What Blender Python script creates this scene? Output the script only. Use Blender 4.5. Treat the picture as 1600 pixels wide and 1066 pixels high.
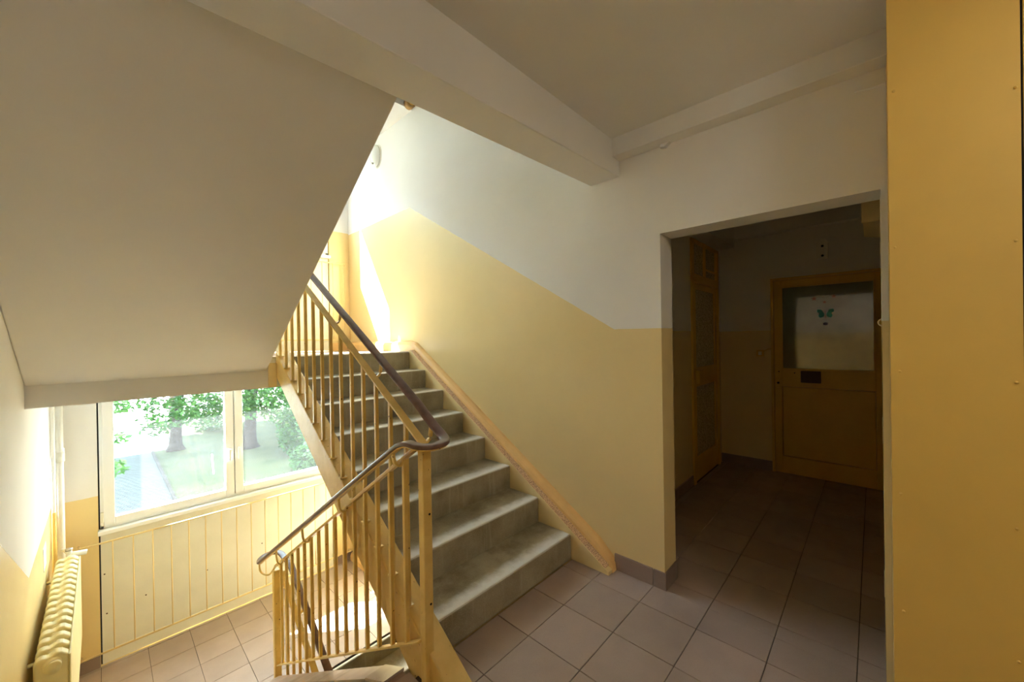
import bpy, bmesh, math, random
from mathutils import Vector, Matrix
random.seed(7)
S = bpy.context.scene
COL = S.collection
for o in list(bpy.data.objects): bpy.data.objects.remove(o)

# ------------------------------------------------------------ camera
EYE = Vector((0, 0, 1.45))
YAW, PITCH, ROLL, FPX = .8168643, -.003284204, -.01576101, 601.82
fw = Vector((math.sin(YAW)*math.cos(PITCH), math.cos(YAW)*math.cos(PITCH), math.sin(PITCH)))
rt0 = Vector((math.cos(YAW), -math.sin(YAW), 0)); up0 = rt0.cross(fw)
rt = rt0*math.cos(ROLL) + up0*math.sin(ROLL)
up = -rt0*math.sin(ROLL) + up0*math.cos(ROLL)
cd = bpy.data.cameras.new('camera'); cam = bpy.data.objects.new('camera', cd); COL.objects.link(cam)
M = Matrix.Identity(4)
for i in range(3): M[i][0] = rt[i]; M[i][1] = up[i]; M[i][2] = -fw[i]; M[i][3] = EYE[i]
cam.matrix_world = M
cd.sensor_width = 36; cd.lens = FPX/1600*36; cd.clip_start = .02; cd.clip_end = 400
S.camera = cam

# ------------------------------------------------------------ world, sun, exposure
W = bpy.data.worlds.new('world'); S.world = W; W.use_nodes = True
bg = W.node_tree.nodes['Background']
bg.inputs[0].default_value = (.70, .85, 1.0, 1); bg.inputs[1].default_value = 4.0
sd = bpy.data.lights.new('sun', 'SUN'); sun = bpy.data.objects.new('sun', sd); COL.objects.link(sun)
sd.energy = 35; sd.angle = math.radians(.6); sd.color = (.98, .985, 1)
sun.rotation_euler = Vector((.9, -.80, -1.25)).to_track_quat('-Z', 'Y').to_euler()
sun.location = (-8, 12, 12)
vs = S.view_settings
vs.view_transform = 'Standard'; vs.look = 'None'; vs.gamma = 1; vs.use_curve_mapping = False
vs.exposure = 2.38
FILL_LAMP = 5.5  # glow of the fill lamp added behind the camera
S.cycles.max_bounces = 14; S.cycles.diffuse_bounces = 10; S.cycles.transparent_max_bounces = 12
S.cycles.sample_clamp_indirect = 12
S.cycles.use_denoising = True

# ------------------------------------------------------------ materials
def srgb(r, g, b):
    f = lambda c: (c/255/12.92 if c/255 <= .04045 else ((c/255+.055)/1.055)**2.4)
    return (f(r), f(g), f(b), 1)
class NB:
    def __init__(s, name):
        s.m = bpy.data.materials.new(name); s.m.use_nodes = True
        s.t = s.m.node_tree; s.b = s.t.nodes['Principled BSDF']; s.out = s.t.nodes['Material Output']
    def n(s, typ, **k):
        q = s.t.nodes.new(typ)
        for a, v in k.items(): setattr(q, a, v)
        return q
    def l(s, a, b): s.t.links.new(a, b)
    def pos(s):
        if not hasattr(s, '_p'): s._p = s.n('ShaderNodeNewGeometry').outputs['Position']
        return s._p
    def obj(s): return s.n('ShaderNodeTexCoord').outputs['Object']
    def noise(s, sc, det=3, vec=None, rough=.55):
        q = s.n('ShaderNodeTexNoise'); q.inputs['Scale'].default_value = sc
        q.inputs['Detail'].default_value = det; q.inputs['Roughness'].default_value = rough
        s.l(vec or s.pos(), q.inputs['Vector']); return q.outputs['Fac']
    def math(s, op, a, b=None, c=None):
        q = s.n('ShaderNodeMath', operation=op)
        for i, v in enumerate((a, b, c)):
            if v is None: continue
            if isinstance(v, (int, float)): q.inputs[i].default_value = v
            else: s.l(v, q.inputs[i])
        return q.outputs[0]
    def rng(s, v, a, b, c=0., d=1.):
        q = s.n('ShaderNodeMapRange'); q.clamp = True
        s.l(v, q.inputs[0])
        for i, x in enumerate((a, b, c, d)): q.inputs[i+1].default_value = x
        return q.outputs[0]
    def mix(s, f, a, b):
        q = s.n('ShaderNodeMix', data_type='RGBA')
        for i, v in ((0, f), (6, a), (7, b)):
            if isinstance(v, (int, float)): q.inputs[i].default_value = v
            elif isinstance(v, tuple): q.inputs[i].default_value = v
            else: s.l(v, q.inputs[i])
        return q.outputs[2]
    def sep(s, v=None):
        q = s.n('ShaderNodeSeparateXYZ'); s.l(v or s.pos(), q.inputs[0]); return q.outputs
    def bump(s, h, strength=.2, dist=.005):
        q = s.n('ShaderNodeBump'); q.inputs['Strength'].default_value = strength
        q.inputs['Distance'].default_value = dist; s.l(h, q.inputs['Height'])
        s.l(q.outputs[0], s.b.inputs['Normal'])
    def col(s, c):
        if isinstance(c, tuple): s.b.inputs['Base Color'].default_value = c
        else: s.l(c, s.b.inputs['Base Color'])
    def rough(s, c):
        if isinstance(c, (int, float)): s.b.inputs['Roughness'].default_value = c
        else: s.l(c, s.b.inputs['Roughness'])

WHITE = srgb(231, 230, 228)
YEL = srgb(235, 213, 158)
def paint(name, c, rough=.5, var=.08, sc=6, bump=.12, bsc=60, dark=None):
    k = NB(name); f = k.noise(sc, 4)
    d = tuple(x*(1-var*2.2) for x in c[:3])+(1,)
    k.col(k.mix(k.rng(f, .35, .7), c, dark or d)); k.rough(rough)
    k.bump(k.noise(bsc, 3), bump, .003); return k.m
def two_tone(name, fn):
    """fn(k, xyz) -> 0..1 factor, 1 where the oil-painted yellow dado is"""
    k = NB(name); x, y, z = k.sep()
    wob = k.math('MULTIPLY', k.math('SUBTRACT', k.noise(9, 3), .5), .008)
    z2 = k.math('ADD', z, wob)
    f = fn(k, x, y, z2)
    n = k.rng(k.noise(1.7, 4), .3, .75)
    w = k.mix(n, WHITE, tuple(v*.94 for v in WHITE[:3])+(1,))
    yl = k.mix(n, YEL, tuple(v*.93 for v in YEL[:3])+(1,))
    k.col(k.mix(f, w, yl))
    k.rough(k.rng(f, 0, 1, .85, .27))
    k.bump(k.noise(45, 4), .12, .004); return k.m
def below(k, z, zb):
    return k.math('LESS_THAN', z, zb)
def f_right(k, x, y, z): return below(k, z, k.rng(y, 1.18, 3.479, 1.504, 2.83))
def f_left(k, x, y, z): return below(k, z, k.rng(y, 1.12, 3.44, 1.504, .165))
def f_win(k, x, y, z):
    a = below(k, z, .150); b = below(k, z, 2.845); c = k.math('GREATER_THAN', z, 1.3)
    return k.math('MAXIMUM', a, k.math('MULTIPLY', b, c))
def f_flat(k, x, y, z): return below(k, z, 1.506)
M_right = two_tone('right wall paint', f_right)
M_left = two_tone('left wall paint', f_left)
M_win = two_tone('window wall paint', f_win)
M_flat = two_tone('corridor wall paint', f_flat)
M_white = paint('white ceiling paint', WHITE, .9, .03, 1.5)
M_whiteoil = paint('white oil paint', srgb(235, 233, 226), .3, .04, 8)
M_cream = paint('cream panel paint', srgb(228, 227, 216), .4, .05, 2.5)
M_pvc = paint('white plastic', srgb(238, 240, 240), .3, .01, 3, .03)
M_yel = paint('yellow oil paint', YEL, .38, .05, 5)
M_orange = paint('orange yellow skirting paint', srgb(240, 198, 132), .4, .05, 7)
M_box = paint('ochre panel paint', srgb(230, 192, 100), .34, .05, 2.2, .1, 25)
M_dooryel = paint('door paint', srgb(222, 184, 72), .4, .05, 3)
M_rad = paint('radiator cream yellow', srgb(234, 222, 172), .35, .05, 12)
M_grout = paint('dark grout', srgb(92, 80, 74), .9)
M_dark = paint('black gap', srgb(28, 24, 20), .9)
M_brownbox = paint('dark brown letter plate', srgb(84, 58, 40), .5)
M_steel = NB('brushed metal'); M_steel.col((.55, .53, .5, 1)); M_steel.b.inputs['Metallic'].default_value = .9; M_steel.rough(.35); M_steel = M_steel.m

k = NB('railing paint'); f = k.noise(14, 3)
chip = k.math('GREATER_THAN', k.noise(38, 2), .73)
c = k.mix(k.rng(f, .35, .7), srgb(228, 197, 120), srgb(214, 180, 100))
k.col(k.mix(chip, c, srgb(126, 88, 44))); k.rough(.33); k.bump(k.noise(90, 2), .12, .002); M_rail = k.m
k = NB('curb paint'); f = k.noise(7, 4)
chip = k.math('GREATER_THAN', k.noise(55, 3), .70)
c = k.mix(k.rng(f, .35, .7), srgb(226, 195, 124), srgb(212, 178, 104))
k.col(k.mix(chip, c, srgb(160, 118, 66))); k.rough(.42); k.bump(k.noise(40, 4), .5, .006); M_curb = k.m
k = NB('brown handrail plastic'); k.col(k.mix(k.rng(k.noise(25, 3), .4, .7), srgb(112, 84, 78), srgb(92, 66, 60))); k.rough(.3); M_hand = k.m

def tilemat(name, a, b):
    k = NB(name); r = k.n('ShaderNodeObjectInfo').outputs['Random']
    c = k.mix(r, a, b)
    sp = k.math('GREATER_THAN', k.noise(420, 2), .62)
    c2 = k.mix(k.math('MULTIPLY', sp, .35), c, srgb(110, 92, 84))
    k.col(k.mix(k.rng(k.noise(3.5, 4), .4, .8, 0, .35), c2, srgb(120, 104, 96)))
    k.rough(k.rng(k.noise(9, 3), .3, .7, .32, .5)); k.bump(k.noise(200, 2), .08, .002); return k.m
M_tile = tilemat('taupe floor tile', srgb(174, 155, 145), srgb(162, 144, 134))
M_skirt = tilemat('taupe skirting tile', srgb(150, 130, 122), srgb(140, 121, 114))

# worn terrazzo of the steps: every step has its origin on the nosing line
def stepmat():
    k = NB('worn terrazzo'); ob = k.sep(k.obj())
    grit = k.math('GREATER_THAN', k.noise(260, 2), .60)
    fine = k.math('GREATER_THAN', k.noise(420, 2), .60)
    base = k.mix(k.rng(k.noise(5, 5), .35, .7), srgb(172, 164, 142), srgb(134, 125, 102))
    base = k.mix(k.math('MULTIPLY', grit, .35), base, srgb(196, 190, 174))
    base = k.mix(k.math('MULTIPLY', fine, .4), base, srgb(88, 80, 64))
    y = k.math('ADD', ob[1], k.math('MULTIPLY', k.math('SUBTRACT', k.noise(16, 4), .5), .09))
    wear = k.rng(y, .035, .10, 1, 0)
    up_ = k.sep(k.n('ShaderNodeNewGeometry').outputs['Normal'])[2]
    wear = k.math('MULTIPLY', wear, k.rng(up_, .3, .9))
    c = k.mix(k.math('MULTIPLY', wear, .75), base, srgb(222, 220, 214))
    dirt = k.math('MULTIPLY', k.rng(k.noise(7, 5, None, .7), .45, .68, 0, .6), k.rng(y, .07, .14))
    c = k.mix(dirt, c, srgb(96, 86, 62))
    st = k.n('ShaderNodeTexNoise'); mp = k.n('ShaderNodeMapping'); mp.inputs['Scale'].default_value = (22, 3, 1.5)
    k.l(k.pos(), mp.inputs[0]); k.l(mp.outputs[0], st.inputs['Vector']); st.inputs['Scale'].default_value = 1.6; st.inputs['Detail'].default_value = 3
    streak = k.math('MULTIPLY', k.rng(st.outputs['Fac'], .58, .72, 0, .5), k.rng(up_, .3, .7, 1, 0))
    c = k.mix(streak, c, srgb(186, 180, 164))
    k.col(c); k.rough(k.rng(wear, 0, 1, .55, .38)); k.bump(k.noise(120, 4), .35, .004); return k.m
M_step = stepmat()
k = NB('pink terrazzo'); k.col(k.mix(k.rng(k.noise(170, 2), .45, .6), srgb(226, 190, 150), srgb(166, 128, 100))); k.rough(.6); k.bump(k.noise(150, 3), .3, .004); M_pink = k.m

# glass: dusty panes that let sun and view through
def glass(name, tint, dust, gloss=.07, dustcol=(.9, .92, .95, 1)):
    k = NB(name); t = k.t; t.nodes.remove(k.b)
    tr = k.n('ShaderNodeBsdfTransparent'); tr.inputs[0].default_value = tint
    gl = k.n('ShaderNodeBsdfGlossy'); gl.inputs['Roughness'].default_value = .03
    df = k.n('ShaderNodeBsdfTranslucent'); df.inputs[0].default_value = dustcol
    m1 = k.n('ShaderNodeMixShader'); m2 = k.n('ShaderNodeMixShader')
    lw = k.n('ShaderNodeLayerWeight'); lw.inputs[0].default_value = .5
    fr_ = k.math('ADD', k.math('MULTIPLY', k.math('POWER', lw.outputs['Facing'], 4), .5), .03)
    dn = k.rng(k.noise(2.2, 5), .25, .8, dust*.6, dust*1.4)
    k.l(dn, m1.inputs[0]); k.l(tr.outputs[0], m1.inputs[1]); k.l(df.outputs[0], m1.inputs[2])
    k.l(fr_, m2.inputs[0]); k.l(m1.outputs[0], m2.inputs[1]); k.l(gl.outputs[0], m2.inputs[2])
    k.l(m2.outputs[0], k.out.inputs[0]); return k.m
M_glass = glass('dusty window glass', (.93, .97, .96, 1), .007)
k = NB('door glass'); k.col(k.mix(k.rng(k.noise(3, 3), .3, .7), srgb(118, 130, 112), srgb(96, 110, 96))); k.rough(.06)
k.b.inputs['Specular IOR Level'].default_value = 1.0; k.b.inputs['IOR'].default_value = 1.9; M_doorglass = k.m
k = NB('patterned frosted glass'); k.col(k.mix(k.rng(k.noise(70, 4), .4, .6), srgb(226, 218, 180), srgb(182, 172, 128))); k.rough(.25); k.bump(k.noise(60, 4), .9, .01); M_frost = k.m
k = NB('lamp glass'); k.col(srgb(225, 228, 226)); k.rough(.15); M_lamp = k.m

# ------------------------------------------------------------ builders
WL = {}
def link(o, parent=None, loc=(0, 0, 0)):
    COL.objects.link(o); WL[o.name] = Vector(loc)
    if parent is not None:
        o.parent = parent; o.location = Vector(loc) - WL[parent.name]
    else: o.location = loc
    return o
def tag(o, label=None, cat=None, group=None, kind=None):
    if label: o['label'] = label
    if cat: o['category'] = cat
    if group: o['group'] = group
    if kind: o['kind'] = kind
    return o
def empty(name, loc, **k):
    return tag(link(bpy.data.objects.new(name, None), None, loc), **k)
def mk(name, verts, faces, mat, parent=None, bevel=0, origin=None, smooth=False, seg=2, **k):
    vs_ = [Vector(v) for v in verts]
    if origin is None:
        lo = [min(v[i] for v in vs_) for i in range(3)]; hi = [max(v[i] for v in vs_) for i in range(3)]
        origin = ((lo[0]+hi[0])/2, (lo[1]+hi[1])/2, (lo[2]+hi[2])/2)
    og = Vector(origin)
    me = bpy.data.meshes.new(name); me.from_pydata([v-og for v in vs_], [], faces); me.validate()
    bm = bmesh.new(); bm.from_mesh(me); bmesh.ops.recalc_face_normals(bm, faces=bm.faces[:]); bm.to_mesh(me); bm.free()
    if smooth:
        for p in me.polygons: p.use_smooth = True
    me.materials.append(mat)
    o = link(bpy.data.objects.new(name, me), parent, og)
    if bevel:
        b = o.modifiers.new('bevel', 'BEVEL'); b.width = bevel; b.segments = seg; b.limit_method = 'ANGLE'
    return tag(o, **k)
def bxv(x0, x1, y0, y1, z0, z1, n=0):
    v = [(x, y, z) for x in (x0, x1) for y in (y0, y1) for z in (z0, z1)]
    f = [(0, 1, 3, 2), (4, 6, 7, 5), (0, 4, 5, 1), (2, 3, 7, 6), (0, 2, 6, 4), (1, 5, 7, 3)]
    return v, [tuple(i+n for i in q) for q in f]
def box(name, x0, x1, y0, y1, z0, z1, mat, parent=None, **k):
    v, f = bxv(x0, x1, y0, y1, z0, z1); return mk(name, v, f, mat, parent, **k)
def boxes(name, L, mat, parent=None, **k):
    V = []; F = []
    for b in L:
        v, f = bxv(*b, n=len(V)); V += v; F += f
    return mk(name, V, F, mat, parent, **k)
def prism_x(name, pts, x0, x1, mat, parent=None, x0b=None, **k):
    n = len(pts); V = [(x0, y, z) for y, z in pts] + [(x1, y, z) for y, z in pts]
    F = [tuple(range(n)), tuple(range(2*n-1, n-1, -1))] + [(i, (i+1) % n, n+(i+1) % n, n+i) for i in range(n)]
    return mk(name, V, F, mat, parent, **k)
def prism_y(name, pts, y0, y1, mat, parent=None, **k):
    n = len(pts); V = [(x, y0, z) for x, z in pts] + [(x, y1, z) for x, z in pts]
    F = [tuple(range(n)), tuple(range(2*n-1, n-1, -1))] + [(i, (i+1) % n, n+(i+1) % n, n+i) for i in range(n)]
    return mk(name, V, F, mat, parent, **k)
def loft(sections):
    V = []; F = []; n = len(sections[0])
    for s in sections: V += [tuple(p) for p in s]
    for j in range(len(sections)-1):
        for i in range(n):
            a = j*n+i; b = j*n+(i+1) % n; F.append((a, b, b+n, a+n))
    F.append(tuple(range(n))); F.append(tuple(range(len(V)-1, len(V)-1-n, -1))); return V, F
def tube(name, path, r, mat, parent=None, seg=10, flat=None, **k):
    """round tube along a path; flat=(w,h) gives a rounded flat section (w sideways, h upwards)"""
    P = [Vector(p) for p in path]; secs = []
    for i, p in enumerate(P):
        t = ((P[min(i+1, len(P)-1)]-p).normalized() + (p-P[max(i-1, 0)]).normalized()).normalized()
        ref = Vector((0, 0, 1)) if abs(t.z) < .95 else Vector((1, 0, 0))
        s = t.cross(ref).normalized(); u = s.cross(t).normalized()
        ring = []
        for j in range(seg):
            a = 2*math.pi*j/seg + (math.pi/seg)
            ca, sa = math.cos(a), math.sin(a)
            if flat:
                q = .45; x = math.copysign(abs(ca)**q, ca)*flat[0]/2; z = math.copysign(abs(sa)**q, sa)*flat[1]/2
            else: x, z = ca*r, sa*r
            ring.append(p + s*x + u*z)
        secs.append(ring)
    V, F = loft(secs); return mk(name, V, F, mat, parent, smooth=True, **k)
def arc(pts, n=6):
    """Catmull-Rom smoothing"""
    P = [Vector(p) for p in pts]; out = []
    for i in range(len(P)-1):
        p0, p1, p2, p3 = P[max(i-1, 0)], P[i], P[i+1], P[min(i+2, len(P)-1)]
        for j in range(n):
            t = j/n
            out.append(.5*((2*p1)+(p2-p0)*t+(2*p0-5*p1+4*p2-p3)*t*t+(3*p1-p0-3*p2+p3)*t**3))
    out.append(P[-1]); return out
def dup(o, parent, delta):
    c = o.copy(); COL.objects.link(c); WL[c.name] = WL[o.name]+Vector(delta)
    c.parent = parent
    c.location = WL[c.name] - (WL[parent.name] if parent else Vector())
    return c
def dup_tree(o, delta, parent=None):
    kids = list(o.children)
    c = dup(o, parent, delta)
    for q in kids: dup_tree(q, delta, c)
    return c

XL, XR = -.295, 2.193           # left wall, right (stair) wall
YW = 4.92                        # window wall
RUN, RISE, Y0 = .2725, .1685, 1.459
LOW, MID = -1.335, 1.345         # half landings
STRUCT = dict(kind='structure')

# ------------------------------------------------------------ room shell
boxes('wall_right', [(XR, 2.36, -1.7, -.026, -.3, 2.9), (XR, 2.36, -.026, .885, 2.044, 2.9), (XR, 2.36, -.026, .885, -.3, -.01),
                     (XR, 2.36, .885, 5.2, -.3, 2.9), (XR, 2.36, -1.7, 5.2, 2.9, 6), (XR, 2.36, -1.7, 5.2, -3, -.3)],
      M_right, label='stairwell wall, white above a stepped yellow oil-paint dado', **STRUCT)
box('wall_left', XL-.2, XL, -1.7, 5.2, -3, 6, M_left, label='white left wall with a yellow dado that dips in a point by the radiator', **STRUCT)
boxes('wall_window', [(XL, -.04, YW, 5.2, -3, 6), (1.945, XR, YW, 5.2, -3, 6), (-.04, 1.945, YW, 5.2, -3, -1.335),
                      (-.04, 1.945, YW, 5.2, 1.09, 1.345), (-.04, 1.945, YW, 5.2, 3.79, 6)],
      M_win, label='outer wall around the two stair windows', **STRUCT)
box('wall_back', XL-.2, 2.36, -1.9, -1.7, -3, 6, M_flat, label='wall behind the landing', **STRUCT)

# floors ------------------------------------------------------
def tiles(parent, x0, x1, y0, y1, top, px=2.0, py=.065, P=.295, g=.0018, th=.008):
    cache = {}
    i0 = math.floor((x0-px)/P); i1 = math.ceil((x1-px)/P); j0 = math.floor((y0-py)/P); j1 = math.ceil((y1-py)/P)
    for i in range(i0, i1):
        for j in range(j0, j1):
            a, b = max(px+i*P+g, x0), min(px+(i+1)*P-g, x1)
            c, d = max(py+j*P+g, y0), min(py+(j+1)*P-g, y1)
            if b-a < .01 or d-c < .01: continue
            key = (round(b-a, 4), round(d-c, 4))
            z = top-th/2 + random.uniform(-.0006, .0006)
            if key not in cache:
                cache[key] = box('floor_tile', a, b, c, d, z-th/2, z+th/2, M_tile, parent, bevel=.0012, seg=1)
            else:
                o = bpy.data.objects.new('floor_tile', cache[key].data); link(o, parent, ((a+b)/2, (c+d)/2, z))
                m = o.modifiers.new('bevel', 'BEVEL'); m.width = .0012; m.segments = 1
YE = 1.50                        # edge of our landing over the flight going down
fl = boxes('floor', [(XL, .905, -1.7, YE, -.2, -.008), (.905, XR, -1.7, 1.46, -.2, -.008)], M_grout,
           label='main landing floor of taupe square tiles', **STRUCT)
tiles(fl, XL, .905, -.3, YE, 0); tiles(fl, .905, 1.03, -.3, 1.15, 0)
tiles(fl, 1.03, XR, -.3, 1.46, 0)
fl2 = box('floor', XR, 5.1, -.6, 1.52, -.2, -.008, M_grout, label='corridor floor of taupe square tiles beyond the opening', **STRUCT)
tiles(fl2, XR, 4.925, -.12, 1.289, 0)
fl3 = box('floor', XL, XR, 3.41, YW, LOW-.22, LOW-.008, M_grout, label='lower half-landing floor of taupe tiles under the window', **STRUCT)
tiles(fl3, XL, XR, 3.41, YW, LOW, px=1.14, py=3.41)
fl4 = box('floor', XL, XR, 3.40, YW, 1.11, MID-.008, M_white, label='upper half-landing slab with white edge', **STRUCT)
tiles(fl4, XL, XR, 3.40, YW, MID, px=1.14, py=3.40)
box('floor', XL, XR, 3.40, YW, 3.80, 4.03, M_white, label='underside of the half landing one storey up', **STRUCT)
box('floor', XL, XR, -1.7, YW, -2.9, -2.69, M_skirt, label='landing one storey below', **STRUCT)

# ceiling and beams -------------------------------------------
box('ceiling', XL, XR, -1.7, 1.33, 2.64, 2.72, M_white, label='off-white painted ceiling over the landing', **STRUCT)
box('ceiling', XL, XR, -1.7, YW, 5.9, 6.0, M_white, label='ceiling of the storey above', **STRUCT)
zb = lambda x: 2.44 - .034*(XR-x)
V = []
for y in (1.13, 1.335):
    V += [(XL, y, zb(XL)), (XR, y, zb(XR)), (XR, y, 2.66), (XL, y, 2.66)]
mk('trim_1', V, [(0, 1, 2, 3), (4, 7, 6, 5), (0, 4, 5, 1), (3, 2, 6, 7), (0, 3, 7, 4), (1, 5, 6, 2)], M_white, bevel=.006,
   label='white ceiling beam where the upper flight lands', **STRUCT)
box('trim_2', 2.10, XR, -1.7, 1.13, 2.535, 2.66, M_white, bevel=.004, label='narrow white beam along the right wall under the ceiling', **STRUCT)
box('trim_3', XL, XR, -1.7, 1.0, 2.72, 2.9, M_white, label='landing slab of the storey above', **STRUCT)

# skirting tiles ----------------------------------------------
def skirt(name, runs, label, z=0.0, h=.10, t=.011):
    e = empty(name, (runs[0][0], runs[0][1], z), label=label, kind='structure')
    for (x0, y0, x1, y1, nx, ny) in runs:
        L = math.hypot(x1-x0, y1-y0); k_ = max(1, math.ceil(L/.297-.001)); s = 0
        while s < L-.005:
            q = min(s+.295, L); a = s/L; b = (q-.002)/L
            xa, ya, xb, yb = x0+(x1-x0)*a, y0+(y1-y0)*a, x0+(x1-x0)*b, y0+(y1-y0)*b
            X = sorted((xa, xb, xa+nx*t, xb+nx*t)); Yy = sorted((ya, yb, ya+ny*t, yb+ny*t))
            box('skirting_tile', X[0], X[-1], Yy[0], Yy[-1], z, z+h, M_skirt, e, bevel=.0015, seg=1); s = q
skirt('baseboard_right', [(XR, .953, XR, 1.199, -1, 0), (XR, .874, XR, .951, -1, 0), (XR, .885, 2.36, .885, 0, -1)], 'taupe skirting tiles around the corner beside the opening')
skirt('baseboard_corridor', [(2.37, 1.3, 3.93, 1.3, 0, -1), (4.924, .80, 4.924, 1.3, -1, 0)], 'taupe skirting tiles in the dark corridor')
skirt('baseboard_landing', [(XL, YW, -.04, YW, 0, -1), (1.95, YW, XR, YW, 0, -1), (XR, 3.55, XR, YW-.012, -1, 0)], 'taupe skirting tiles on the lower half landing', z=LOW)
skirt('baseboard_upper', [(1.95, YW, XR-.02, YW, 0, -1)], 'orange painted skirting of the upper half landing', z=MID)
for o in bpy.data.objects:
    if o.parent and o.parent.name == 'baseboard_upper': o.data.materials[0] = M_orange

# ------------------------------------------------------------ corridor
boxes('wall_corridor_left', [(2.36, 3.94, 1.3, 1.5, -.2, 2.7), (4.815, 5.1, 1.3, 1.5, -.2, 2.7), (3.94, 4.815, 1.3, 1.5, 2.42, 2.7)], M_flat, label='corridor side wall around the narrow glazed door', **STRUCT)
boxes('wall_corridor_end', [(4.924, 5.1, .80, 1.3, -.2, 2.7), (4.924, 5.1, -.12, .80, 2.05, 2.7), (4.924, 5.1, -.8, -.12, -.2, 2.7)], M_flat, label='corridor end wall around the big glazed door', **STRUCT)
box('wall_corridor_right', 2.36, 4.924, -.4, -.125, -.2, 2.7, M_flat, label='right wall of the corridor', **STRUCT)
box('ceiling', 2.36, 5.1, -.4, 1.5, 2.66, 2.75, M_white, label='corridor ceiling', **STRUCT)
box('wall_room_behind_door', 4.95, 5.1, -.8, 1.5, -.2, 2.7, M_flat, label='wall closing the room behind the big door', **STRUCT)
box('wall_room_behind_narrow_door', 3.9, 4.9, 1.345, 1.5, -.2, 2.7, M_flat, label='wall closing the room behind the narrow door', **STRUCT)
box('trim_4', 4.82, 4.924, -.12, 1.3, 2.53, 2.66, M_white, label='beam above the big door', **STRUCT)
box('trim_5', 3.6, 4.82, 1.12, 1.3, 2.43, 2.66, M_white, label='boxed beam above the narrow door', **STRUCT)

# big door at the corridor end
d = empty('door_1', (4.92, .35, 0), label='yellow door with a large glass pane at the end of the corridor', kind='structure')
X = 4.924
boxes('door_frame', [(X-.035, X, .775, .80, 0, 2.05), (X-.035, X, -.125, -.105, 0, 2.05), (X-.035, X, -.125, .80, 2.03, 2.055)], M_dooryel, d, bevel=.003)
boxes('door_leaf', [(X-.02, X+.03, .708, .772, .005, 2.028), (X-.02, X+.025, -.104, -.012, .005, 2.028), (X-.02, X+.03, -.012, .708, 1.958, 2.028),
                    (X-.02, X+.03, -.012, .708, .915, 1.098), (X-.02, X+.03, -.012, .708, .005, .18)], M_dooryel, d, bevel=.003)
box('lower_panel', X-.010, X+.02, -.008, .704, .185, .91, M_dooryel, d, bevel=.004)
box('glass_pane', X-.006, X+.004, -.012, .708, 1.098, 1.958, M_doorglass, d)
boxes('glazing_bead', [(X-.026, X-.012, -.012, .708, 1.095, 1.108), (X-.026, X-.012, -.012, .708, 1.946, 1.958), (X-.026, X-.012, .697, .708, 1.1, 1.955), (X-.026, X-.012, -.012, -.001, 1.1, 1.955)], M_dooryel, d, bevel=.002)
box('letter_plate', X-.045, X-.020, .385, .548, .965, 1.085, M_brownbox, d, bevel=.006, label='dark brown letter plate')
lk = box('lock_plate', X-.026, X-.020, .72, .765, .90, 1.0, M_dooryel, d, bevel=.004)
tube('lock_cylinder', [(X-.036, .74, .95), (X-.026, .74, .95)], .011, M_dark, lk)
for (y, z) in ((.60, 1.06), (.735, 1.07)): tube('screw_hole', [(X-.024, y, z), (X-.019, y, z)], .006, M_dark, d)
for z in (.35, 1.15, 1.62): box('hinge', X-.045, X-.018, .772, .785, z, z+.09, M_dooryel, d, bevel=.003)
# stickers on the glass
def sticker(kind, y, z, s, mat):
    pts = []
    if kind == 'star':
        for i in range(10):
            a = math.pi/2+i*math.pi/5; r = s if i % 2 == 0 else s*.42
            pts.append((y+r*math.cos(a), z+r*math.sin(a)))
    else:
        for i in range(10): a = i*math.pi/5; pts.append((y+s*math.cos(a), z+s*.75*math.sin(a)))
    return pts
M_teal = paint('teal sticker', srgb(38, 178, 170), .4); M_stbrown = paint('brown sticker', srgb(104, 66, 40), .4); M_lilac = paint('lilac sticker', srgb(150, 150, 190), .4)
stick = [('star', .434, 1.815, .026, M_stbrown, 'brown star sticker, left of the two upper stars on the door glass', 'sticker'),
         ('star', .281, 1.828, .022, M_stbrown, 'brown star sticker, right of the two upper stars on the door glass', 'sticker'),
         ('star', .352, 1.775, .018, M_stbrown, 'small brown flower sticker between the stars and the butterfly', 'sticker'),
         ('dot', .347, 1.560, .020, M_lilac, 'lilac blob sticker below the butterfly on the door glass', 'sticker')]
for kd, y, z, s, m, lb, ct in stick:
    prism_x('glass_sticker', sticker(kd, y, z, s, m), X-.009, X-.0065, m, None, label=lb, cat=ct, group='stickers on the door glass')
bf = empty('butterfly_sticker', (X-.007, .347, 1.66), label='teal butterfly sticker in the middle of the door glass', cat='sticker', group='stickers on the door glass')
for sy in (-1, 1):
    cy = .347
    prism_x('wing', [(cy+sy*.008, 1.655), (cy+sy*.03, 1.70), (cy+sy*.062, 1.705), (cy+sy*.066, 1.68), (cy+sy*.045, 1.665), (cy+sy*.055, 1.64), (cy+sy*.04, 1.618), (cy+sy*.015, 1.63)], X-.009, X-.0065, M_teal, bf)
prism_x('body', [(.350, 1.615), (.344, 1.615), (.344, 1.69), (.350, 1.69)], X-.010, X-.0065, M_stbrown, bf)

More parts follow.
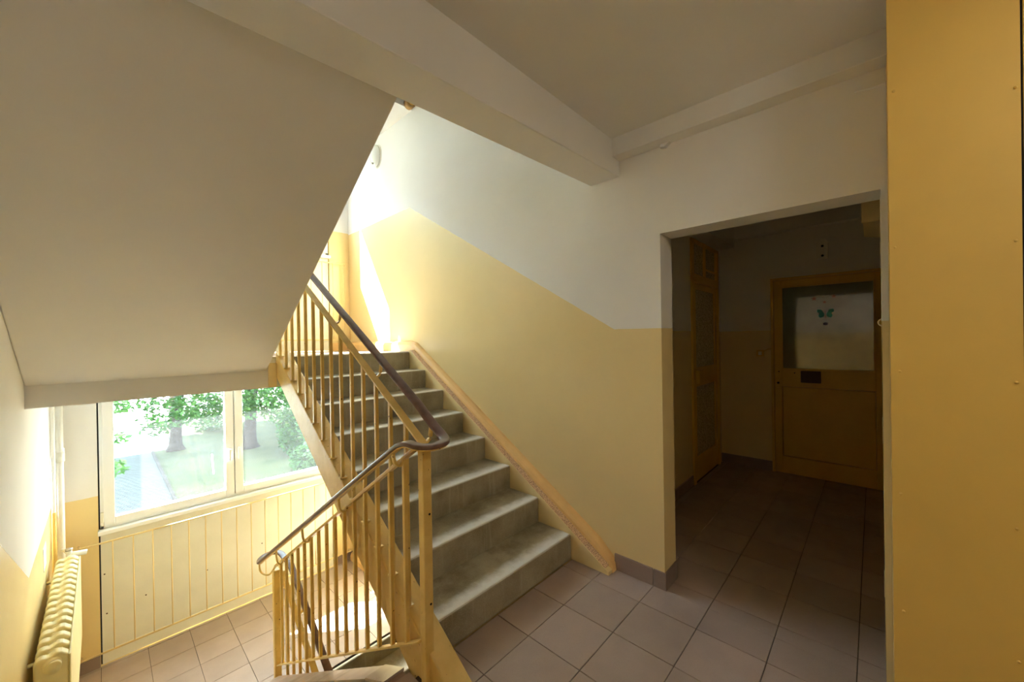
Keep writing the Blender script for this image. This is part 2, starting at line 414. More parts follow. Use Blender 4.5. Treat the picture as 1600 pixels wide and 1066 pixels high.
# narrow glazed door in the corridor side wall
d = empty('door_2', (4.37, 1.3, 0), label='narrow yellow door with patterned glass and a transom in the corridor side wall', kind='structure')
Y = 1.3
boxes('door_frame', [(3.94, 3.995, Y-.02, Y+.06, 0, 2.42), (4.765, 4.815, Y-.02, Y+.06, 0, 2.42), (3.94, 4.815, Y-.02, Y+.06, 2.39, 2.42), (3.94, 4.815, Y-.02, Y+.06, 1.99, 2.075)], M_dooryel, d, bevel=.003)
boxes('door_leaf', [(4.0, 4.07, Y-.005, Y+.035, .01, 1.985), (4.70, 4.762, Y-.005, Y+.035, .01, 1.985), (4.07, 4.70, Y-.005, Y+.035, 1.93, 1.985), (4.07, 4.70, Y-.005, Y+.035, .95, 1.14), (4.07, 4.70, Y-.005, Y+.035, .01, .24)], M_dooryel, d, bevel=.003)
box('glass_pane', 4.07, 4.70, Y+.01, Y+.018, 1.14, 1.93, M_frost, d, label='upper patterned glass'); box('glass_pane', 4.07, 4.70, Y+.01, Y+.018, .24, .95, M_frost, d, label='lower patterned glass')
boxes('transom_bar', [(4.36, 4.39, Y-.01, Y+.03, 2.075, 2.39), (4.39, 4.765, Y-.005, Y+.02, 2.155, 2.17)], M_dooryel, d)
box('transom_pane', 3.995, 4.36, Y+.01, Y+.018, 2.075, 2.39, M_frost, d); box('transom_pane', 4.39, 4.765, Y+.01, Y+.018, 2.075, 2.39, M_frost, d)
box('lock_box', 4.02, 4.15, Y-.05, Y-.005, .985, 1.115, M_dooryel, d, bevel=.006)

e = empty('wall_fixture', (4.92, .365, 2.2), label='pale oval mounting plate with two holes above the big door', cat='lamp base')
pts = []
for i in range(17): a = math.pi*i/16; pts.append((.365+.044*math.cos(a), 2.355+.05*math.sin(a)))
pts += [(.365-.044, 2.205), (.365+.044, 2.205)]
prism_x('base_plate', pts, X-.028, X-.0005, M_whiteoil, e, bevel=.006)
for z in (2.33, 2.235): tube('screw_hole', [(X-.032, .362, z), (X-.026, .362, z)], .011, M_dark, e)
e = empty('light_switch', (4.92, .90, 1.27), label='small square switch beside the frame of the big door', cat='switch')
box('switch_plate', X-.016, X-.0005, .868, .94, 1.225, 1.295, M_dooryel, e, bevel=.006); box('rocker', X-.024, X-.015, .888, .92, 1.24, 1.28, M_cream, e, bevel=.003)
tube('cable', [(X-.005, .868, 1.285), (X-.006, .83, 1.305), (X-.006, .80, 1.31)], .004, M_dooryel, e)
e = empty('meter_cabinet', (3.2, -.05, 2.03), label='yellow box fixed high on the right wall of the corridor', cat='cabinet')
prism_x('cabinet_body', [(-.124, 2.06), (.04, 2.10), (.04, 2.32), (-.124, 2.32)], 3.0, 3.5, M_yel, e, bevel=.004)
box('cabinet_lid', 2.985, 3.0, -.124, .045, 2.085, 2.335, M_yel, e, bevel=.004)
e = empty('door_post', (2.5, -.08, 0), label='yellow steel door post with hinges just inside the opening on the right', cat='door frame')
boxes('post', [(2.44, 2.50, -.124, -.032, 0, 2.4)], M_yel, e, bevel=.004)
for z in (.25, .95, 1.75): tube('hinge', [(2.43, -.034, z), (2.43, -.034, z+.12)], .009, M_yel, e)
tube('latch_ring', arc([(2.435, -.03, 1.485), (2.435, -.018, 1.495), (2.435, -.018, 1.51), (2.435, -.03, 1.52)], 3), .003, M_yel, e)

# ------------------------------------------------------------ stair flights
def nose(y): return .618*y - .733
def flight_up(dz, label, first=True):
    """right-hand flight, rises away from the camera"""
    e = empty('stair_flight', (1.56, Y0, dz), label=label, cat='stairs')
    for k_ in range(8):
        y = Y0+RUN*k_; zt = RISE*(k_+1)+dz; depth = RUN+.03 if k_ < 7 else .034
        b = box('step', 1.03, 2.095, y, y+depth, zt-RISE-.02 if k_ else zt-RISE, zt, M_step, e, bevel=.013, seg=3, origin=(1.56, y, zt))
        if k_ < 7:
            pass
    ye = 3.399
    prism_x('waist_slab', [(1.49, -.012+dz), (ye, nose(ye)-.17+dz), (ye, nose(ye)-.24+dz), (1.62, -.14+dz), (1.49, -.2+dz)], 1.032, 2.19, M_curb, e)
    t = lambda y: .618*y-.712
    bt = lambda y: .655*y-1.035
    prism_x('curb', [(1.165, dz-.0), (1.20, t(1.20)+dz), (ye, t(ye)+dz), (ye, bt(ye)+dz), (1.47, bt(1.47)+dz), (1.455, -.02+dz)] if dz == 0 else
            [(1.46, dz-.2), (1.46, t(1.46)+dz), (ye, t(ye)+dz), (ye, bt(ye)+dz), (1.47, bt(1.47)+dz)], .925, 1.03, M_curb, e, bevel=.008)
    # wall string: vertical yellow face, speckled ledge, orange skirting
    s = lambda y, o: .618*y+o
    ya = 1.22; yb = 3.36
    prism_x('wall_string', [(1.19, dz+.0), (1.192, .020+dz), (1.21, s(1.21, -.715)+dz), (yb, s(yb, -.715)+dz), (3.399, s(yb, -.715)+dz), (3.399, dz+1.15), (1.5, dz)], 2.096, 2.145, M_yel, e, bevel=.003)
    secs = []
    for (y, o) in ((1.215, .0), (yb-.01, .0)):
        z = s(y, -.715)+dz
        secs.append([(2.097, y, z-.002), (2.139, y, z-.002), (2.139, y, z+.012), (2.101, y, z+.003)])
    V, F = loft(secs); mk('speckled_ledge', V, F, M_pink, e)
    secs = []
    path = [(1.185, .012), (1.192, .05), (1.215, .085), (1.30, s(1.30, -.64)), (3.30, s(3.30, -.645)), (3.37, 1.435), (3.45, 1.452), (3.55, 1.455), (4.90, 1.455)]
    for (y, z) in path:
        zz = z+dz; zl = (max(s(y, -.72), -.0) if y < 3.37 else 1.347)+dz
        if y < 1.3: zl = dz+.0005
        secs.append([(2.138, y, zl), (2.138, y, max(zl+.004, zz-.040)), (2.150, y, max(zl+.006, zz-.016)), (2.172, y, max(zl+.008, zz-.003)), (XR-.0005, y, max(zl+.01, zz)), (XR-.0005, y, zl)])
    V, F = loft(secs); mk('sloped_skirting', V, F, M_orange, e, smooth=False)
    return e
flight_up(0, 'grey terrazzo stair flight rising along the right wall, yellow curb on its open side')
flight_up(-2.69, 'stair flight going further down below the lower half landing')

def flight_down(dz, label):
    """left-hand flight between our landing (near, high) and the lower half landing"""
    e = empty('stair_flight', (.25, YE, dz), label=label, cat='stairs')
    for k_ in range(1, 8):
        y = YE+RUN*(k_-1); zt = -RISE*k_+dz
        b = box('step', XL+.002, .81, y-.02, y+RUN, zt-RISE-.02, zt, M_step, e, bevel=.012, seg=3, origin=(.25, y+RUN, zt))
    return e
fd = flight_down(0, 'stair flight going down from the landing towards the lower window')
curb = lambda y: .965-.618*y
prism_x('curb', [(1.56, -.02), (1.71, -.10), (3.409, curb(3.409)-.006), (3.409, curb(3.409)-.25), (1.505, -.25), (1.505, -.02)], .812, .90, M_skirt, fd)
prism_x('waist_slab', [(1.505, -.20), (3.409, -1.375), (3.409, -1.55), (1.505, -.36)], XL+.002, .811, M_white, fd)
js = [1.72, 2.072, 2.312, 2.56, 2.81, 3.06, 3.31, 3.405]
V = [(x, y, z) for (y, z) in ((1.545, -.008), (1.715, -.090), (1.715, -.102), (1.545, -.022)) for x in (.806, .906)]
mk('curb_tile', V, [(0, 1, 3, 2), (2, 3, 5, 4), (4, 5, 7, 6), (6, 7, 1, 0), (0, 2, 4, 6), (1, 7, 5, 3)], M_tile, fd, label='bevelled end tile')
for a, b in zip(js, js[1:]):
    b -= .003
    prism_x('curb_tile', [(a, curb(a)), (b, curb(b)), (b, curb(b)-.012), (a, curb(a)-.012)], .806, .906, M_tile, fd, bevel=.001, seg=1)

# flight above on the left: we see its white soffit
fa = empty('stair_flight', (.25, 3.4, MID), label='upper stair flight on the left, seen from below as a broad white soffit', cat='stairs')
def sof(xe0, xe1, zt):
    pts0 = [(XL+.001, 3.399, 1.235), (xe0, 3.399, 1.243), (xe0, 3.399, 1.243+zt), (XL+.001, 3.399, 1.235+zt)]
    pts1 = [(XL+.001, 1.336, 2.385), (xe1, 1.336, 2.41), (xe1, 1.336, 2.41+zt), (XL+.001, 1.336, 2.385+zt)]
    return loft([pts0, pts1])
V, F = sof(.862, .805, .13); mk('waist_slab', V, F, M_white, fa, bevel=.006)
for k_ in range(7):
    y = 3.37-RUN*k_; zt = MID+RISE*(k_+1)
    box('step', XL+.003, .80, y-RUN-.02, y, zt-.05, zt, M_step, fa, bevel=.01, origin=(.25, y, zt))
box('curb_end', .872, .925, 3.372, 3.399, 1.112, 1.30, M_yel, fa, bevel=.003, label='yellow painted curb end')

# ------------------------------------------------------------ railings
def flatbar(name, p0, p1, wx, h, mat, parent, **k):
    p0, p1 = Vector(p0), Vector(p1); t = (p1-p0).normalized(); s = Vector((1, 0, 0)); u = s.cross(t).normalized()
    V = []
    for p in (p0, p1):
        for a, b in ((-1, -1), (1, -1), (1, 1), (-1, 1)): V.append(p+s*a*wx/2+u*b*h/2)
    return mk(name, V, [(0, 1, 2, 3), (4, 7, 6, 5), (0, 4, 5, 1), (1, 5, 6, 2), (2, 6, 7, 3), (3, 7, 4, 0)], mat, parent, bevel=.002, **k)
def bracket(parent, xb, y, zb_, xh, zh):
    s = 1 if xh > xb else -1; w = xh-xb
    pts = arc([(xb+s*.015, y, zb_-.012), (xb+w*.45, y, zb_-.034), (xb+w*.86, y, zb_-.020), (xh, y, (zb_+zh)/2), (xh, y, zh)], 4)
    tube('handrail_bracket', pts, .009, M_rail, parent, seg=8, flat=(.024, .011))
TB = lambda y: .602*y+.158        # top bar of the rising railing
HR = lambda y: .588*y+.245        # handrail of the rising railing
def railing_up(dz, label, newel=True):
    e = empty('stair_railing', (.94, 1.4, dz), label=label, cat='railing')
    if newel:
        nw = box('newel_post', .908, .95, 1.372, 1.412, .0, .998, M_rail, e, bevel=.004)
        for z in (.72, .34): tube('bolt_hole', [(.936, 1.3705, z), (.936, 1.373, z)], .005, M_dark, nw, seg=8)
    flatbar('top_bar', (.94, 1.412, TB(1.412)+dz), (.94, 3.42, TB(3.42)+dz), .038, .010, M_rail, e)
    ref = None
    for k_ in range(14):
        y = 3.333-.137*k_
        z0 = .618*y-.712+dz; z1 = TB(y)-.003+dz
        if ref is None or True:
            ref = box('baluster', .931, .949, y-.009, y+.009, z0-.004, z1, M_rail, e, bevel=.002, seg=1)
            prism_y('foot_plate', [(.918, z0-.001), (.962, z0-.001), (.960, z0+.006), (.920, z0+.006)], y-.015, y+.015, M_rail, ref)
    for y in (2.95, 2.386, 1.892, 1.45): bracket(e, .94, y, TB(y)+.004+dz, 1.005, HR(y)-.01+dz)
    return e
ru = railing_up(0, 'yellow steel railing with vertical bars beside the rising flight')
HX, DX = 1.005, .845
DH = lambda y: 1.018-.6135*(y-1.451)
path = [(HX, y, HR(y)) for y in (3.42, 3.0, 2.5, 2.0, 1.7)] + arc([(HX, 1.55, HR(1.55)), (HX+.004, 1.45, 1.083), (HX+.002, 1.38, 1.044), (.985, 1.325, 1.03), (.945, 1.296, 1.028), (.895, 1.295, 1.028), (.858, 1.33, 1.03), (DX, 1.39, 1.035), (DX, 1.46, DH(1.46))], 5)
path += [(DX, y, DH(y)) for y in (1.7, 2.0, 2.5, 3.0)]
path += arc([(DX, 3.3, DH(3.3)), (DX, 3.52, DH(3.52)), (.85, 3.62, -.312), (.872, 3.70, -.328), (.92, 3.745, -.33), (.975, 3.735, -.325), (1.012, 3.68, -.325), (1.018, 3.55, -.335), (HX, 3.42, HR(3.42)-2.55)], 4)
path += [(HX, y, HR(y)-2.55) for y in (3.0, 2.5, 2.0, 1.5)]
P2 = [Vector(path[0])]
for p in path[1:]:
    if (Vector(p)-P2[-1]).length > .012: P2.append(Vector(p))
tube('handrail', P2, .02, M_hand, ru, seg=14, flat=(.046, .020), label='brown plastic handrail winding over the posts')
tube('handrail_core', [p-Vector((0, 0, .013)) for p in P2], .01, M_rail, ru, seg=8, flat=(.026, .008))

rd = empty('stair_railing', (.9, 1.5, 0), label='yellow steel railing with a bottom rail, descending beside the flight down', cat='railing')
TD = lambda y: .941-.6415*(y-1.503)
BD = lambda y: .112-.618*(y-1.521)
flatbar('top_bar', (.905, 1.405, TD(1.405)), (.905, 3.40, TD(3.40)), .028, .015, M_rail, rd)
flatbar('bottom_bar', (.905, 1.405, BD(1.405)), (.905, 3.40, BD(3.40)), .030, .010, M_rail, rd)
for k_ in range(15):
    y = 1.512+.1262*k_
    box('baluster', .896, .914, y-.009, y+.009, BD(y)+.004, TD(y)-.004, M_rail, rd, bevel=.002, seg=1)
box('landing_post', .882, .928, 3.385, 3.43, LOW+.0, -.31, M_rail, rd, bevel=.004)
for y in (1.50, 2.07, 2.622, 3.167): bracket(rd, .905, y, TD(y)+.004, DX, DH(y)-.012)
tube('handrail_bracket', arc([(.90, 3.40, TD(3.4)), (.88, 3.47, -.36), (.86, 3.55, -.385), (DX, 3.60, -.37), (DX, 3.62, -.33)], 4), .007, M_rail, rd, seg=8)

rl = empty('stair_railing', (.94, 3.3, -1.4), label='lowest yellow railing, beside the flight below the half landing', cat='railing')
flatbar('top_bar', (.94, 3.385, TB(3.385)-2.53), (.94, 1.5, TB(1.5)-2.53), .038, .010, M_rail, rl)
for k_ in range(13):
    y = 3.29-.1412*k_; box('baluster', .931, .949, y-.009, y+.009, .618*y-.712-2.69, TB(y)-2.535, M_rail, rl, bevel=.002, seg=1)
for y in (3.1, 2.5): bracket(rl, .94, y, TB(y)-2.53, HX, HR(y)-2.56)

# ------------------------------------------------------------ windows
def window(n, dz, label):
    e = empty('window_%d' % n, (.95, YW, -1.3+dz), label=label, kind='structure')
    zb_, zt = -.15+dz, 1.085+dz
    y0, y1 = 4.925, 5.0
    boxes('window_frame', [(-.03, -.005, y0, y1, zb_, zt), (1.905, 1.935, y0, y1, zb_, zt), (-.03, 1.935, y0, y1, zb_, zb_+.03), (-.03, 1.935, y0, y1, zt-.03, zt), (.925, .955, y0+.02, y1, zb_, zt)], M_pvc, e, bevel=.004)
    for (a, b) in ((-.01, .935), (.945, 1.91)):
        s = boxes('sash', [(a, a+.072, y0-.012, y1-.02, zb_+.022, zt-.02), (b-.072, b, y0-.012, y1-.02, zb_+.022, zt-.02), (a+.072, b-.072, y0-.012, y1-.02, zb_+.022, zb_+.088), (a+.072, b-.072, y0-.012, y1-.02, zt-.09, zt-.02)], M_pvc, e, bevel=.004)
        box('glass_pane', a+.07, b-.07, 4.955, 4.961, zb_+.085, zt-.088, M_glass, s)
        M_seal = M_dark
        boxes('seal', [(a+.07, b-.07, 4.945, 4.951, zb_+.085, zb_+.089), (a+.07, a+.073, 4.945, 4.951, zb_+.085, zt-.09)], M_seal, s)
        hx = b-.038 if a < .5 else a+.036
        box('handle_base', hx-.014, hx+.014, y0-.022, y0-.012, .30+dz, .37+dz, M_pvc, s, bevel=.003)
        box('handle', hx-.010, hx+.010, y0-.050, y0-.038, .24+dz, .36+dz, M_pvc, s, bevel=.004)
        tube('handle_neck', [(hx, y0-.022, .345+dz), (hx, y0-.045, .345+dz)], .008, M_pvc, s)
    prism_x('window_sill', [(4.872, zb_-.038), (4.872, zb_-.004), (5.0, zb_), (5.0, zb_-.045)], -.045, 1.95, M_pvc, e, bevel=.004)
    box('apron_panel', -.030, 1.94, 4.935, 4.98, LOW+.04+dz if dz == 0 else MID+.01, zb_-.045, M_cream, e, bevel=.003)
    box('kick_strip', -.030, 1.94, 4.928, 4.96, LOW+.005+dz, LOW+.115+dz, M_cream, e, bevel=.004)
    box('jamb_strip', -.040, -.031, 4.95, 5.1, LOW+dz, zt, M_dark, e); box('jamb_strip', 1.9405, 1.945, 4.95, 5.1, LOW+dz, zt, M_dark, e)
    box('head_strip', -.04, 1.945, 4.96, 5.1, zt, 1.09+dz+.012, M_pvc, e)
    box('hinge_cap', -.03, -.008, 4.905, 4.925, zb_+.06, zb_+.15, M_cream, e, bevel=.004)
    random.seed(n)
    for (x, z) in ((-.01, -.55), (.0, -.9), (.25, -.86), (.70, -.83), (1.18, -.75)):
        tube('panel_screw', [(x, 4.936, z+dz), (x, 4.932, z+dz)], .006, M_brownbox, e, seg=8)
    return e
window(1, 0, 'white plastic two-sash window over a cream panel on the lower half landing')
window(2, 2.68, 'upper stair window with its cream panel, mostly hidden by the white soffit')
def guard(dz, label):
    e = empty('window_guard', (.9, 4.86, LOW+dz), label=label, cat='guard rail')
    y = 4.862
    for z in (-.248, -1.195):
        tube('guard_rail', [(-.155, y+.056, z+dz+.001), (-.15, y, z+dz), (2.12, y, z+dz), (2.125, y+.056, z+dz)], .008, M_yel, e, seg=8)
    for k_ in range(17): x = .042+.1282*k_; tube('guard_bar', [(x, y, -1.19+dz), (x, y, -.252+dz)], .0048, M_yel, e, seg=6)
    return e
guard(0, 'thin yellow guard bars in front of the cream panel under the lower window')
guard(2.68, 'thin yellow guard bars under the upper window')

# ------------------------------------------------------------ radiator and pipes
r = empty('radiator', (-.22, 3.8, -.85), label='cream ribbed radiator on the left wall above the lower half landing', cat='radiator')
zt_, zb_ = -.172, -.85
ry0, ry1, N = 3.16, 4.60, 16
pitch = (ry1-ry0)/N
xa, xb_ = -.266, -.144
prof = [(xa, zb_+.03), (xa, zt_-.035), (xa+.008, zt_-.012), (xa+.03, zt_-.006), (xa+.05, zt_-.016), (xa+.062, zt_-.010), (xa+.078, zt_+.004), (xa+.098, zt_-.004), (xb_, zt_-.028), (xb_, zb_+.03), (xb_-.03, zb_), (xa+.03, zb_)]
ref = None
for k_ in range(N):
    y = ry0+pitch*k_
    if ref is None:
        ref = prism_y('radiator_section', prof, y+.012, y+pitch-.024, M_rad, r, bevel=.010, seg=3)
        hub0 = tube('section_hub', [((xa+xb_)/2+.005, y-.012, zt_-.05), ((xa+xb_)/2+.005, y+pitch, zt_-.05)], .034, M_rad, ref, seg=14)
    else: dup_tree(ref, (0, pitch*k_, 0), r)
box('front_panel', xb_+.0005, xb_+.008, ry0+.012, ry1-.02, zb_+.02, zt_-.03, M_rad, r, bevel=.003)
tube('end_plug', [(-.196, ry0-.035, zt_-.05), (-.196, ry0-.01, zt_-.05)], .030, M_rad, r, seg=16, label='round screw plug on the near end')
for y in (3.3, 4.35): tube('wall_bracket', [(XL+.001, y, zt_-.08), (xa+.005, y, zt_-.08)], .010, M_rad, r, seg=8)
e = empty('heating_pipe', (-.245, 4.83, -.3), label='white heating riser pipe in the corner by the window', cat='pipe')
tube('pipe', [(-.243, 4.81, LOW), (-.247, 4.81, 1.108)], .022, M_whiteoil, e, seg=14)
cl = tube('pipe_clamp', [(-.246, 4.81, .52), (-.246, 4.81, .60)], .028, M_cream, e, seg=14)
tube('clamp_screw', [(XL+.001, 4.80, .535), (-.255, 4.79, .535)], .006, M_steel, cl, seg=8)
tube('collar', [(-.245, 4.81, .575), (-.245, 4.81, .625)], .0255, M_whiteoil, e, seg=14)
k = NB('riser paint'); z = k.sep()[2]; k.col(k.mix(k.math('LESS_THAN', z, .15), srgb(235, 233, 226), srgb(232, 196, 112))); k.rough(.3); M_riser = k.m
e2 = tube('heating_pipe', [(-.275, 4.70, LOW), (-.275, 4.70, 1.108)], .013, M_riser, None, seg=10, label='thinner riser pipe on the left wall, white above and yellow below', cat='pipe')
e = empty('radiator_valve', (-.19, 4.64, -.2), label='white thermostatic valve head on the far end of the radiator', cat='valve')
tube('connecting_pipe', arc([(-.243, 4.79, -.19), (-.225, 4.74, -.185), (-.20, 4.67, -.20), (-.196, 4.61, -.222)], 4), .011, M_whiteoil, e, seg=10)
tube('valve_body', [(-.20, 4.665, -.25), (-.20, 4.665, -.165)], .018, M_whiteoil, e, seg=12)
tube('lock_nut', [(-.20, 4.665, -.165), (-.20, 4.665, -.150)], .022, M_steel, e, seg=8)
tube('thermostat_head', [(-.185, 4.665, -.20), (-.105, 4.655, -.21)], .019, M_pvc, e, seg=14)
box('paper_notice', XL+.0005, XL+.003, 4.17, 4.34, -.10, .06, M_pvc, None, label='small white blank plate on the left wall above the radiator', cat='plate')

# ------------------------------------------------------------ ochre boxing on the right
b = empty('shaft_cover', (1.85, -.5, 0), label='tall ochre sheet-covered service box at the right edge', cat='service box')
box('front_sheet', 1.80, 1.806, -.312, -.0405, 0, 2.636, M_box, b, bevel=.001)
box('front_sheet', 1.80, 1.806, -1.2, -.3165, 0, 2.636, M_box, b, bevel=.001)
box('joint_strip', 1.803, 1.82, -.32, -.30, 0, 2.636, M_dark, b)
box('side_sheet', 1.806, XR-.012, -.050, -.046, 0, 2.52, M_box, b)
for (y, z) in ((-.054, 1.735), (-.062, 1.326), (-.061, .921), (-.064, .534), (-.301, 1.712), (-.299, 1.304), (-.296, .881), (-.297, .497), (-.055, 2.25), (-.303, 2.15)):
    tube('sheet_screw', [(1.7965, y, z), (1.801, y, z)], .004, M_box, b, seg=8)
box('lock_plate', 1.795, 1.800, -.345, -.318, 1.70, 1.76, M_steel, b, bevel=.002)
box('floor_strip', 1.81, XR-.013, -.058, -.052, 0, .1, M_skirt, b)
mk('plaster_chip', [(XR-.0005, y, z) for y, z in ((-.045, 2.50), (.02, 2.49), (.05, 2.47), (.0, 2.462), (-.045, 2.465))] + [(XR-.008, y, z) for y, z in ((-.045, 2.50), (.02, 2.492), (.05, 2.474), (.0, 2.466), (-.045, 2.47))],
   [(0, 1, 2, 3, 4), (9, 8, 7, 6, 5)]+[(i, (i+1) % 5, 5+(i+1) % 5, 5+i) for i in range(5)], M_white, None, label='ragged plaster lump on the wall at the top of the ochre box', cat='plaster')
prism_x('plaster_chip', [(.80, 2.545), (.84, 2.515), (.87, 2.52), (.86, 2.545)], XR-.03, XR-.001, M_white, None, label='small plaster nub under the narrow beam near the corner', cat='plaster')

# ------------------------------------------------------------ lamps of the upper half landing
e = empty('wall_lamp', (XR, 4.13, 3.57), label='oval glass wall lamp high on the stairwell wall near the corner', cat='lamp')
def ellipsoid(name, c, rx, ry, rz, mat, parent, half=False, **k):
    secs = []; n = 9
    for i in range(n):
        a = (math.pi/2 if half else math.pi)*(i+.15)/(n-1+.3)
        x = -rx*math.cos(a); rr = math.sin(a)
        if half: x = -rx*math.cos(a)
        secs.append([(c[0]+x, c[1]+ry*rr*math.cos(2*math.pi*j/18), c[2]+rz*rr*math.sin(2*math.pi*j/18)) for j in range(18)])
    V, F = loft(secs); return mk(name, V, F, mat, parent, smooth=True, **k)
ellipsoid('lamp_shade', (XR-.012, 4.13, 3.575), .07, .085, .125, M_lamp, e, half=True)
ellipsoid('lamp_base', (XR-.001, 4.13, 3.575), .012, .095, .135, M_whiteoil, e, half=True)
tube('lamp_screw', [(XR-.07, 4.13, 3.475), (XR-.055, 4.13, 3.48)], .010, M_steel, e, seg=8)
M_bronze = paint('bronze brown', srgb(168, 128, 70), .5)
e = empty('ceiling_socket', (2.14, 3.39, 3.8), label='round brown cap at the top of the stairwell beside the beam', cat='fixture')
tube('cap_body', [(2.14, 3.33, 3.83), (2.14, 3.398, 3.83)], .048, M_bronze, e, seg=16)
tube('cap_ring', [(2.14, 3.32, 3.83), (2.14, 3.33, 3.83)], .03, M_box, e, seg=16)

# opal fill lamp added behind the camera to even out the near light
e = empty('fill_lamp', (.9, -1.0, 2.64), label='round opal fill lamp added behind the viewpoint', cat='lamp')
tube('lamp_base', [(.9, -1.0, 2.6395), (.9, -1.0, 2.61)], .16, M_whiteoil, e, seg=24)
k = NB('fill lamp opal glass'); k.b.inputs['Emission Color'].default_value = (1, .93, .84, 1); k.b.inputs['Emission Strength'].default_value = FILL_LAMP; k.col((.9, .9, .9, 1)); M_lit = k.m
tube('lamp_shade', [(.9, -1.0, 2.61), (.9, -1.0, 2.55), (.9, -1.0, 2.535)], .15, M_lit, e, seg=24)

# ------------------------------------------------------------ outdoors
GZ = -4.0
k = NB('dry lawn'); f = k.noise(.9, 6); c = k.mix(k.rng(f, .35, .65), srgb(74, 80, 38), srgb(112, 104, 66))
k.col(k.mix(k.rng(k.noise(14, 4), .3, .7), c, srgb(56, 66, 30))); k.rough(.95); k.bump(k.noise(20, 5), .8, .05); M_lawn = k.m
k = NB('grey paving'); mp = k.n('ShaderNodeMapping'); mp.inputs['Rotation'].default_value = (0, 0, .5); k.l(k.pos(), mp.inputs[0])
bt = k.n('ShaderNodeTexBrick'); k.l(mp.outputs[0], bt.inputs['Vector']); bt.inputs['Scale'].default_value = 2.2
bt.inputs['Color1'].default_value = srgb(110, 109, 106); bt.inputs['Color2'].default_value = srgb(96, 95, 92); bt.inputs['Mortar'].default_value = srgb(60, 59, 58); bt.inputs['Mortar Size'].default_value = .03
k.col(bt.outputs['Color']); k.rough(.9); M_pave = k.m
k = NB('pale asphalt'); k.col(k.mix(k.noise(2, 4), srgb(215, 212, 205), srgb(200, 198, 190))); k.rough(.9); M_asph = k.m
k = NB('bark'); k.col(k.mix(k.noise(6, 5), srgb(84, 72, 62), srgb(52, 44, 38))); k.rough(.95); k.bump(k.noise(9, 5), 1, .05); M_bark = k.m
def leafmat(name, a, b):
    k = NB(name); t = k.t
    c = k.mix(k.rng(k.noise(3, 3), .3, .7), a, b); k.col(c); k.rough(.5)
    tl = k.n('ShaderNodeBsdfTranslucent'); k.l(c, tl.inputs[0]); mx = k.n('ShaderNodeMixShader'); mx.inputs[0].default_value = .35
    k.l(k.b.outputs[0], mx.inputs[1]); k.l(tl.outputs[0], mx.inputs[2]); k.l(mx.outputs[0], k.out.inputs[0]); return k.m
M_leaf = leafmat('maple leaves', srgb(64, 104, 50), srgb(92, 132, 62)); M_leaf2 = leafmat('shrub leaves', srgb(84, 122, 62), srgb(62, 96, 52))

g = box('lawn', 1.75, 60, 8, 27, GZ-.3, GZ, M_lawn, None, label='dry patchy lawn under the trees outside the window', cat='grass', kind='stuff')
box('lawn', 2.6, 60, 27.01, 36, GZ-.3, GZ, M_lawn, None, label='farther lawn strip behind the maple', cat='grass', kind='stuff')
box('lawn', -60, -7.01, 8, 90, GZ-.3, GZ, M_lawn, None, label='lawn left of the paved path outside', cat='grass', kind='stuff')
box('footpath', -7, 1.655, 5.2, 27, GZ-.3, GZ-.02, M_pave, None, label='grey paved path outside the window', cat='path')
box('street', -7, 60, 27, 120, GZ-.35, GZ-.03, M_asph, None, label='pale sunlit street beyond the trees', cat='street')
box('footpath', 1.6, 60, 5.2, 8, GZ-.3, GZ-.02, M_pave, None, label='paved strip at the foot of the building', cat='path')
box('kerb', 1.66, 1.75, 8, 27, GZ-.3, GZ+.04, M_bark, None, label='kerb stones between path and lawn', cat='kerb')
def foliage(name, blobs, n, size, mat, parent):
    V = []; F = []
    tot = sum(b[3]*b[4] for b in blobs)
    for (x, y, z, rx, rz) in blobs:
        m = int(n*rx*rz/tot)
        for _ in range(m):
            while True:
                u, v, w = random.uniform(-1, 1), random.uniform(-1, 1), random.uniform(-1, 1)
                q = u*u+v*v+w*w
                if .25 < q < 1: break
            c = Vector((x+u*rx, y+v*rx, z+w*rz)); s = size*random.uniform(.6, 1.3)
            a = Vector((random.gauss(0, 1), random.gauss(0, 1), random.gauss(0, .5))).normalized()
            b = a.cross(Vector((random.gauss(0, .4), random.gauss(0, .4), 1))).normalized()
            i = len(V); V += [c-a*s, c-b*s*.6, c+a*s, c+b*s*.6]; F.append((i, i+1, i+2, i+3))
    me = bpy.data.meshes.new(name); og = WL[parent.name]
    me.from_pydata([v-og for v in V], [], F); me.materials.append(mat)
    o = bpy.data.objects.new(name, me); link(o, parent, og); o['kind'] = 'stuff'; return o
def tree(x, y, r_, h, blobs, n, size, label, mat=M_leaf):
    e = empty('tree', (x, y, GZ), label=label, cat='tree', group='trees outside the window')
    secs = []
    for (z, rr, dx) in ((0, r_*1.7, 0), (.25, r_*1.2, 0), (.8, r_, .02), (2, r_*.9, .1), (h, r_*.7, .3)):
        secs.append([(x+dx+rr*math.cos(2*math.pi*j/12)*(1+.12*math.sin(3*j)), y+rr*math.sin(2*math.pi*j/12), GZ+z) for j in range(12)])
    V, F = loft(secs); mk('trunk', V, F, M_bark, e, smooth=True)
    for (dx, dy, dz) in ((1.6, .6, 1.8), (-1.9, -.8, 1.5), (.6, -1.8, 2.0)):
        tube('branch', arc([(x+.2, y, GZ+h*.75), (x+dx*.5, y+dy*.5, GZ+h*.75+dz*.7), (x+dx, y+dy, GZ+h*.75+dz)], 3), r_*.3, M_bark, e, seg=8)
    foliage('foliage', blobs, n, size, mat, e); return e
random.seed(3)
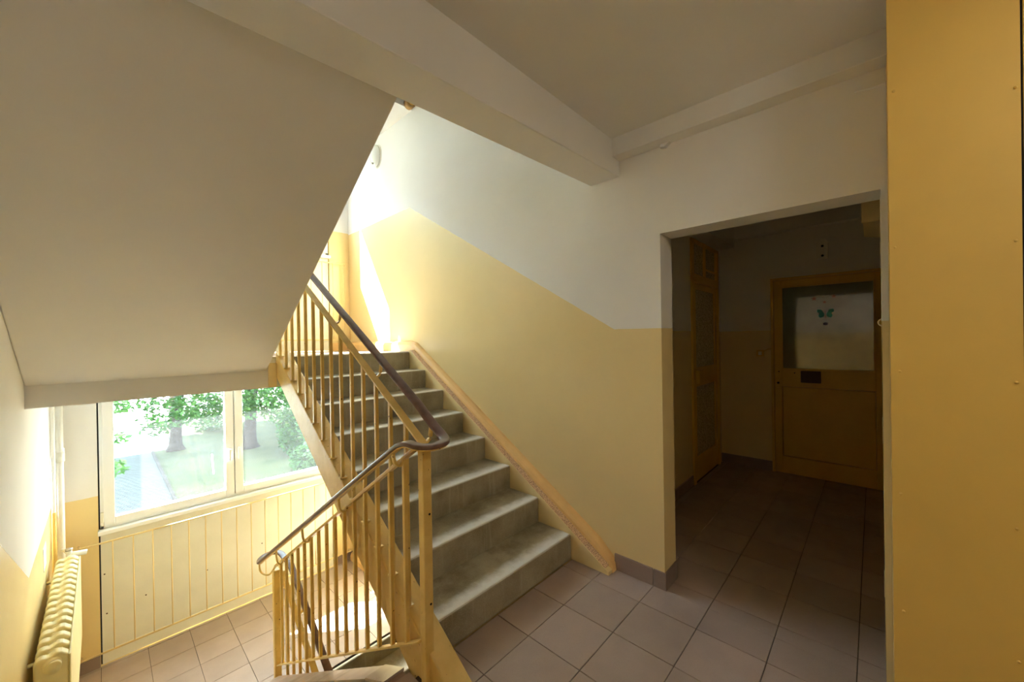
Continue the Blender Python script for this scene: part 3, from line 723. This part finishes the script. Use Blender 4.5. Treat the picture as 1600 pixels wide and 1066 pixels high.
tree(2.55, 26.5, .24, 4.0, [(2.0, 23, -1.6, 1.1, .75), (2.9, 23.2, -1.4, 1.1, .7), (.9, 22.6, -.9, .8, .5), (3.7, 23.6, -1.8, .8, .7), (1.55, 22.8, -2.2, .55, .35), (2.5, 25.0, .8, 3, 1.5), (2.5, 26.5, 3.2, 4, 1.8)], 7500, .13, 'maple with a slim trunk beside the path, middle of the left pane')
tree(5.25, 24.0, .27, 4.5, [(5.2, 22.8, -1.9, .7, .5), (5.6, 23.0, -.9, 1.6, 1.2), (4.6, 22.6, -1.2, .7, .8), (6.8, 22.4, -1.6, 1.5, 1.3), (5.5, 24, 2.5, 3.4, 2.0)], 8000, .12, 'tree with a thick trunk just right of the window mullion')
tree(-1.2, 13.5, .2, 4.0, [(-1.2, 13.5, 1.9, 1.7, 1.0), (.10, 13.0, .05, .45, .22), (.18, 13.2, -.75, .28, .16), (.14, 13.2, -1.45, .25, .22)], 3000, .09, 'young tree left of the window whose twigs hang into the pane')
tree(11, 31, .4, 4.5, [(11, 30, 1.5, 4, 3), (8, 29, -.5, 2, 1.8)], 5000, .16, 'tree farther right behind the shrubs')
for (x, y, lb) in ((-7, 20, 'tall tree added left of the path, its unseen crown shading the paving'), (1, 22, 'tall tree added at the end of the path, its unseen crown shading the lawn edge'), (-3, 30, 'tall tree added behind the path by the street, its unseen crown giving shade'), (10, 24, 'tall tree added over the lawn for shade, crown above the window view'), (17, 28, 'tall tree added far right for shade, crown above the window view')):  # tall trees added with crowns out of view to shade lawn and path
    tx, ty = (3.4, 35) if x == 1 else (x, y+7)
    e = empty('tree', (tx, ty, GZ), label=lb, cat='tree', group='shade trees added around the lawn')
    tube('trunk', [(tx, ty, GZ), (tx, ty, 2), (x, y+3, 6)], .35, M_bark, e)
    foliage('foliage', [(x, y, 6.0, 6.5, 3.2), (x-3, y+3, 5.0, 4, 2.4)], 12000, .36, M_leaf, e)
for (x, y, rx, rz, lb) in ((6.9, 20.6, 1.3, 1.5, 'pale green shrub in the right pane, nearest the mullion'), (9.4, 20.5, 1.9, 1.9, 'large shrub in the right pane beside the railing'), (6.3, 17.0, 1.2, .8, 'low shrub at the bottom of the right pane'), (13, 23, 2.8, 2.6, 'tall shrub at the far right of the window'), (5.0, 31.5, 1.8, 1.5, 'pale bush behind the maple trunk'), (9.5, 31, 3, 2, 'broad bush far behind the mullion tree')):
    e = empty('shrub', (x, y, GZ), label=lb, cat='shrub', group='shrubs outside the window')
    foliage('foliage', [(x, y, GZ+rz*.8, rx, rz)], 4200, .10, M_leaf2, e)
    tube('stem', [(x, y, GZ), (x+.1, y, GZ+rz)], .05, M_bark, e, seg=6)
tube('marker_post', [(3.15, 20.3, GZ), (3.10, 20.3, GZ+.85)], .035, M_whiteoil, None, seg=8, label='white marker post standing in the lawn', cat='post')
